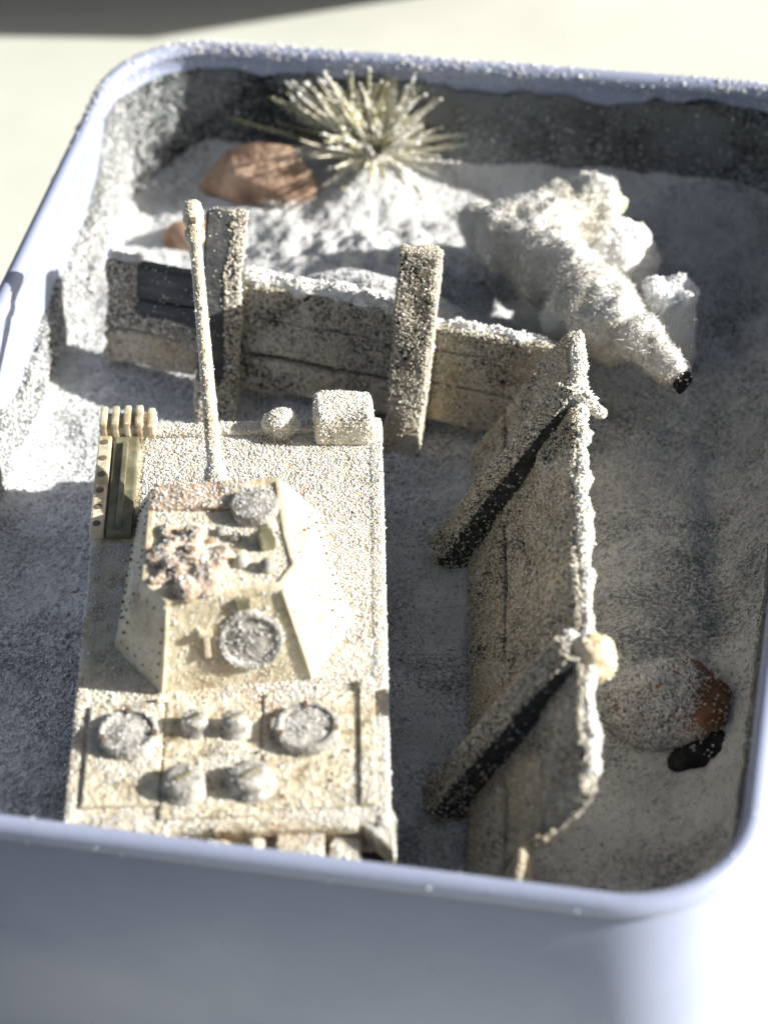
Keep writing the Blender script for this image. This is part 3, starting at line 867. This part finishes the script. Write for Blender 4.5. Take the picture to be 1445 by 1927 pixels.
# side fence: runs from the back fence towards the front rim, leaning over to the right
RB0, RB1 = np.array([0.74, 0.95, GZ]), np.array([1.66, -4.80, GZ])
re_ = unit(RB1 - RB0)
rw = unit(np.array([0.86, 0.20, 1.46])); rw = unit(rw - re_ * (rw @ re_))
rn = np.cross(re_, rw)
if rn[0] > 0: rn = -rn
side = empty('plank_fence', RB0 + re_ * 2.4, math.atan2(re_[1], re_[0]), 'shorter plank fence leaning sideways on two slanting black props, crusted with sand', 'fence', 'ruined plank fences')
def rp2(s, h, t=0.0): return RB0 + re_ * s + rw * h + rn * t
topnear = at(1087, 1490, 3.95)
s_top = float((topnear - RB0) @ re_)
sgeos = []
for ri, (h0, h1, s0, s1) in enumerate(((0.0, 0.56, 0.0, 5.95), (0.58, 1.14, -0.02, s_top - 0.05), (1.16, 1.72, 0.02, s_top), (0.57, 0.80, s_top - 0.03, 5.95))):
    g = basis_box(rp2((s0 + s1) / 2, (h0 + h1) / 2, 0.02 * (min(ri, 2) - 1) ** 2), re_, rw, rn, (s1 - s0, h1 - h0, 0.14), 0.02, 30, 0.03, 40 + ri)
    add('plank', g, M['wood'], side); sgeos.append(g)
props = []
for k, (b, t) in enumerate((((838, 1050, 2.5), (1088, 742, 4.02)), ((826, 1518, 2.5), (1088, 1225, 4.02)))):
    bb, tt = at(*b), at(*t)
    a = unit(tt - bb)
    q = 0.8 * camr - 0.6 * camu
    m1 = q * 0.55 + camk * 0.85; m1 = unit(m1 - a * (m1 @ a)); m2 = np.cross(a, m1)
    if m2 @ (-q + camk) < 0: m2 = -m2
    g = basis_box((bb + tt) / 2, a, m1, m2, (np.linalg.norm(tt - bb), 0.27, 0.33), 0.02, 12, 0.025, 50 + k)
    add('prop', g, M['bare_wood'], side); props.append((g, m1, m2))
topsnow = [rp2(0.1, 1.72, 0), rp2(1.5, 1.735, 0), rp2(3.0, 1.72, 0), rp2(s_top - 0.12, 1.72, 0)]
c1 = snow_cap(side, topsnow, 0.07, 64, amp=0.05)
c2 = snow_cap(side, [at(1078, 728, 4.02), at(1100, 750, 4.0), at(1132, 782, 3.94)], 0.085, 65, amp=0.03)
c3 = snow_cap(side, [at(1078, 1195, 4.0), at(1100, 1222, 3.98)], 0.08, 66, amp=0.03)
bp = at(1115, 1240, 3.92)
add('knob', lump(bp, (0.20, 0.19, 0.21), 4, 0.28, 1.6, 9), M['bead'], side, smooth=True, label='round tan lump stuck to the top of the prop')
add('knob_frost', dust([lump(bp, (0.20, 0.19, 0.21), 4, 0.28, 1.6, 9)], 1200, lambda P, N: 0.25 + 0 * P[:, 0]), M['cap_grain'], side, kind='stuff')
def keep_side(P, N):
    return np.clip(0.66 + 0.9 * fbm(P, 1.6, 72), 0.18, 0.95) * np.where(N[:, 0] > 0.5, 0.25, 1.0)
dusted(side, sgeos, 3600, keep_side)
for g, m1, m2 in props:
    add('snow_crust', dust([g], 5600, lambda P, N, m1=m1, m2=m2: np.where(N @ m2 > 0.6, 0.95, np.where(N @ m1 > 0.6, 0.02 + 0.25 * np.clip((3.2 - P[:, 2]), 0, 1), 0.2))), M['sand'], side, kind='stuff')
add('cap_grains', dust([c1, c2, c3], 2400, lambda P, N: 0.5 + 0.45 * np.clip(N[:, 2], 0, 1), (0.007, 0.014)), M['cap_grain'], side, kind='stuff')

# ------------------------------------------------------------------ stones
def chipped(points, sub=2, jit=0.02, seed=0):
    bm = bmesh.new()
    for p in points: bm.verts.new(p)
    r = bmesh.ops.convex_hull(bm, input=bm.verts[:])
    bmesh.ops.delete(bm, geom=[v for v in bm.verts if not v.link_faces], context='VERTS')
    bmesh.ops.bevel(bm, geom=bm.edges[:], offset=0.012, segments=1, affect='EDGES')
    bmesh.ops.triangulate(bm, faces=bm.faces[:])
    bmesh.ops.subdivide_edges(bm, edges=bm.edges[:], cuts=sub, use_grid_fill=True)
    V, F = bm_geo(bm)
    N = normals((V, F))
    return V + N * (fbm(V, 3.5, seed, 4) * jit)[:, None], F
c = at(478, 392, 2.6)
pts = [at(x, y, z) for x, y, z in ((370, 352, 2.72), (392, 318, 2.92), (428, 280, 3.2), (485, 266, 3.3), (548, 276, 3.28), (592, 330, 3.0), (597, 352, 2.85), (440, 326, 3.10), (446, 376, 2.78),
                                   (412, 372, 2.55), (455, 408, 2.52), (530, 412, 2.55), (590, 392, 2.55), (515, 330, 3.06), (540, 372, 2.85))]
pts += [c + np.array(p) for p in ((-0.35, 0.5, -0.1), (0.35, 0.55, -0.1), (0.45, 0.4, 0.35), (-0.3, 0.4, 0.3))]
st = chipped(pts, 4, 0.03, 4)
stone = empty('stone', c + np.array([0, 0, -0.2]), 0, 'large chipped brown stone with sharp edges beside the grass tuft', 'stone', 'stones in the tin')
add('body', st, M['stone'], stone)
add('snow_dusting', dust([st], 3000, lambda P, N: 0.004 + 0.9 * np.clip((P[:, 0] - c[0] + 0.05) / 0.3, 0, 1) * np.clip((c[2] + 0.25 + 0.3 * fbm(P, 3, 2) - P[:, 2]) / 0.15, 0, 1)), M['snow'], stone, kind='stuff')
c = at(332, 452, 2.6)
pts = [c + np.array(p) for p in ((-0.17, 0, 0.05), (-0.02, -0.05, 0.26), (0.25, 0.0, 0.25), (0.42, -0.05, 0.08), (0.3, 0.25, 0.15), (0.0, 0.22, 0.1), (-0.05, -0.18, -0.1), (0.3, -0.2, -0.1), (0.3, 0.2, -0.15), (-0.1, 0.15, -0.15))]
stone2 = empty('stone', c + np.array([0, 0, -0.15]), 0, 'small pointed brown stone half hidden by the gun muzzle', 'stone', 'stones in the tin')
add('body', chipped(pts, 2, 0.03, 5), M['stone'], stone2)
c = at(1268, 1335, 2.6)
g = lump(c + np.array([0, 0, 0.02]), (0.54, 0.43, 0.34), 5, 0.34, 1.5, 14)
stone3 = empty('stone', c + np.array([0, 0, -0.2]), 0, 'rounded orange-brown stone under snow by the right wall', 'stone', 'stones in the tin')
add('body', g, M['orange_stone'], stone3, smooth=True)
add('snow_dusting', dust([g], 8000, lambda P, N: np.clip(0.95 + 1.0 * fbm(P, 3, 6) - 1.3 * np.clip((P[:, 0] - c[0] + 0.10) / 0.5, 0, 1) * np.clip(0.3 + (P[:, 2] - c[2]) * 3, 0, 1), 0.03, 0.98)), M['snow_ground_grain'], stone3, kind='stuff')
# black lump standing in for the dark shaded gap near the wall
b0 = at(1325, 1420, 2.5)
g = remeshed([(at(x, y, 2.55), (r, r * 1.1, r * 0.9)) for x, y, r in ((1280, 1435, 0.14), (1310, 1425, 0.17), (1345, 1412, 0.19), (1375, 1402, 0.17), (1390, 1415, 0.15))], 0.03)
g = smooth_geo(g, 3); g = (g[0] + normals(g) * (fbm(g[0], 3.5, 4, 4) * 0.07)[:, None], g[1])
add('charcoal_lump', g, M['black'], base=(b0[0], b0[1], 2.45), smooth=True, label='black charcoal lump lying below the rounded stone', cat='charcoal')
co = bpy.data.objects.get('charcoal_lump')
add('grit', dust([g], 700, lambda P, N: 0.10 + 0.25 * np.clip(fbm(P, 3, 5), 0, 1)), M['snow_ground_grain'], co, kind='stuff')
# small dark sliver
s0, s1 = at(1168, 410, 2.75), at(1212, 428, 2.72)
add('dark_sliver', tube([s0, (s0 + s1) / 2 + np.array([0, 0.02, 0.02]), s1], [0.018, 0.022, 0.006], 6), M['black'], base=s0, label='thin black splinter beside the woolly branch', cat='splinter')

# ------------------------------------------------------------------ snowy branch wrapped in wool
bA, bB, bC = at(908, 432, 3.25), at(1120, 380, 3.55), at(1272, 688, 3.48)
bJ = at(985, 450, 3.35)
branch = empty('fallen_branch', (bC[0], bC[1], GZ), 0, 'forked branch wrapped in white woolly snow lying over the fence end', 'branch')
blobs = []
def chain(a, b, r0, r1, m):
    for k in range(m + 1):
        t = k / m
        r = (r0 + (r1 - r0) * t) * rng.uniform(0.88, 1.12)
        blobs.append((a + (b - a) * t + rng.normal(0, 0.03, 3), (r, r, r)))
chain(bA, bJ, 0.26, 0.36, 5)
chain(bJ, bB, 0.36, 0.27, 8)
chain(bJ, at(1130, 580, 3.55), 0.38, 0.31, 8)
chain(at(1130, 580, 3.55), bC, 0.31, 0.15, 9)
chain(at(1070, 590, 3.35), at(1150, 640, 3.35), 0.22, 0.22, 4)
chain(at(1130, 580, 3.4), at(1130, 600, 2.7), 0.24, 0.26, 5)
wg = smooth_geo(remeshed(blobs, 0.03), 4)
wg = (wg[0] + normals(wg) * (fbm(wg[0], 2.6, 14, 5) * 0.16)[:, None], wg[1])
add('wool', wg, M['wool'], branch, smooth=True)
P, N = sample(wg, 3600)
nf = len(P)
wid = 0.0028; ln_ = rng.uniform(0.03, 0.09, nf)
rv = rng.normal(0, 1, (nf, 3)); dirv = rv - N * ((rv * N).sum(1)[:, None]) + N * rng.uniform(-0.1, 0.35, (nf, 1)); dirv /= np.linalg.norm(dirv, axis=1)[:, None]
cur = rng.normal(0, 0.4, (nf, 3))
sdv = np.cross(dirv, rng.normal(size=(nf, 3))); sdv /= np.linalg.norm(sdv, axis=1)[:, None]
q0 = P - N * 0.02
q1 = P + N * 0.012 + dirv * (ln_ * 0.5)[:, None]
q2 = P + (dirv + cur * 0.8) * (ln_ * 0.85)[:, None]
Vf = np.stack([q0 - sdv * wid, q0 + sdv * wid, q1 - sdv * wid, q1 + sdv * wid, q2], 1).reshape(-1, 3)
bi = (np.arange(nf) * 5)[:, None]
Ff = np.concatenate([bi + np.array([[0, 1, 3]]), bi + np.array([[0, 3, 2]]), bi + np.array([[2, 3, 4]])])
add('fibres', (Vf, Ff), M['wool'], branch, kind='stuff')
e0, e1 = at(1258, 686, 3.45), at(1288, 722, 3.38)
endg = tube([e0 - (e1 - e0) * 1.5, e0, e1], [0.08, 0.12, 0.10], 12)
endg = (endg[0] + rng.normal(0, 0.012, endg[0].shape), endg[1])
add('twig_end', endg, M['black'], branch)
add('twig_frost', dust([endg], 900, lambda P, N: 0.25 + 0 * P[:, 0]), M['snow'], branch, kind='stuff')
for k, (x, y, z) in enumerate(((1138, 398, 3.42), (1118, 418, 3.36), (1150, 382, 3.5))):
    add('moss_tuft', lump(at(x, y, z), (0.15, 0.14, 0.12), 3, 0.4, 3, 20 + k), M['wool_green'], branch)
# snow lumps beside the branch
c = at(1168, 495, 2.95)
g = lump(c, (0.36, 0.42, 0.46), 5, 0.2, 1.2, 33)
g = (g[0] + normals(g) * (fbm(g[0], 9, 3, 3) * 0.05)[:, None], g[1])
heap = empty('snow_heap', c + np.array([0, 0, -0.45]), 0, 'rounded heap of bright snow tucked behind the woolly branch', 'snow heap')
add('body', g, M['heap'], heap, smooth=True)
add('grains', dust([g], 900, lambda P, N: 0.5 + 0 * P[:, 0]), M['snow'], heap, kind='stuff')
c = at(1262, 610, 2.98)
g = box(c + np.array([0, 0, 0.02]), (0.44, 0.42, 0.92), 0.10, 0.25, 4, 0.07, 8)
g = (g[0] + normals(g) * (fbm(g[0], 4, 8, 4) * 0.06)[:, None], g[1])
blk = empty('ice_block', c + np.array([0, 0, -0.5]), 0, 'pale blocky chunk of ice with snow on top beside the branch tip', 'ice block')
add('body', g, M['ice'], blk, smooth=True)
add('snow_dusting', dust([g], 1600, lambda P, N: np.clip(N[:, 2] + 0.35 - 0.5 * N[:, 0], 0.02, 0.95)), M['snow'], blk, kind='stuff')

# ------------------------------------------------------------------ grass tuft
tc = at(702, 285, 2.90)
tuft = empty('grass_tuft', tc, 0, 'spiky dry grass tuft frosted with snow against the back wall', 'grass tuft')
tips = []
bgs = []
def blade(az, el, ln, w, mat, bend):
    d = np.array([math.cos(az) * math.cos(el), math.sin(az) * math.cos(el), math.sin(el)])
    p0 = tc + np.array([math.cos(az), math.sin(az), 0]) * rng.uniform(0, 0.12) + np.array([0, 0, -0.03])
    side_ = unit(np.cross(d, rng.normal(size=3))); crv = rng.uniform(0.0, 0.28)
    pts = []
    for k in range(5):
        t = k / 4
        pts.append(p0 + d * ln * t + np.array([0, 0, -bend * ln * t * t]) + side_ * crv * ln * t * t)
    pts = [np.array([p[0], min(p[1], L / 2 - 0.30), max(p[2], GZ + 0.1)]) for p in pts]
    g = tube(pts, [w, w * 0.95, w * 0.8, w * 0.55, w * 0.15], 5)
    add('blade', g, mat, tuft); bgs.append(g); tips.append(pts)
for k in range(295):
    az = rng.uniform(0, 2 * math.pi); el = math.acos(rng.uniform(0.12, 0.97))
    lnn = rng.uniform(0.5, 1.08) * (1 + 0.2 * math.sin(el))
    toward_right = math.cos(az - 5.6)
    blade(az, el, lnn, rng.uniform(0.014, 0.027), M['blade_pale'] if rng.random() < 0.70 + 0.25 * toward_right else M['blade'], rng.uniform(0, 0.25))
for k in range(110):
    blade(rng.uniform(0, 2 * math.pi), math.acos(rng.uniform(0.3, 1.0)), rng.uniform(0.28, 0.55), rng.uniform(0.02, 0.032), M['blade_pale'], 0.1)
for px, py, z in ((540, 125, 3.55), (456, 175, 3.25), (440, 200, 3.2), (865, 275, 3.0), (705, 150, 3.7), (750, 150, 3.6), (800, 360, 2.75), (660, 370, 2.75)):
    tip = at(px, py, z); d = tip - tc
    blade(math.atan2(d[1], d[0]), math.asin(d[2] / np.linalg.norm(d)), np.linalg.norm(d), 0.02, M['blade'], 0.0)
def keep_tuft(P, N):
    rr = np.linalg.norm(P - tc, axis=1)
    return np.clip(0.15 + 0.5 * rr, 0, 0.75) * np.clip(0.7 + 1.5 * fbm(P, 5, 12), 0, 1)
add('frost', dust(bgs, 1500, keep_tuft, (0.008, 0.018)), M['snow'], tuft, kind='stuff')
# ------------------------------------------------------------------ dish on the table beyond the tin, its shadow falls into view
a = math.radians(6.0)
ex, ey = np.array([math.cos(a), math.sin(a), 0]), np.array([-math.sin(a), math.cos(a), 0])
D0 = np.array([0.95, 12.0, 0])                     # front right corner of the dish rim
def dl(x0, x1, y0, y1, z): return [D0 + ex * x0 + ey * y0 + [0, 0, z], D0 + ex * x1 + ey * y0 + [0, 0, z], D0 + ex * x1 + ey * y1 + [0, 0, z], D0 + ex * x0 + ey * y1 + [0, 0, z]]
Lp = [dl(-10.5, -1.2, 1.6, 8.4, 0.0), dl(-12, 0, 0, 10, 3.0), dl(-11.8, -0.2, 0.2, 9.8, 3.0), dl(-10.4, -1.3, 1.7, 8.3, 0.2)]
V = np.array([p for l in Lp for p in l])
F = [[r * 4 + i, r * 4 + (i + 1) % 4, (r + 1) * 4 + (i + 1) % 4, (r + 1) * 4 + i] for r in range(3) for i in range(4)] + [[3, 2, 1, 0], [12, 13, 14, 15]]
add('dish', (V, F), M['dish'], base=(D0 + ex * -6 + ey * 5), label='dark flared serving dish standing on the table behind the tin', cat='dish')

# ------------------------------------------------------------------ unseen box added before the tin to cut light bouncing onto its front wall
bx = empty('storage_box', (-5.6, -10.2, 0), 0.05, 'dark closed storage box standing on the table in front of the tin', 'box')
add('body', box((0, 0, 1.2), (7.5, 5.6, 2.4), 0.12), M['dish'], bx, local=True)
add('lid', box((0, 0, 2.65), (7.8, 5.9, 0.6), 0.15), M['dish'], bx, local=True)
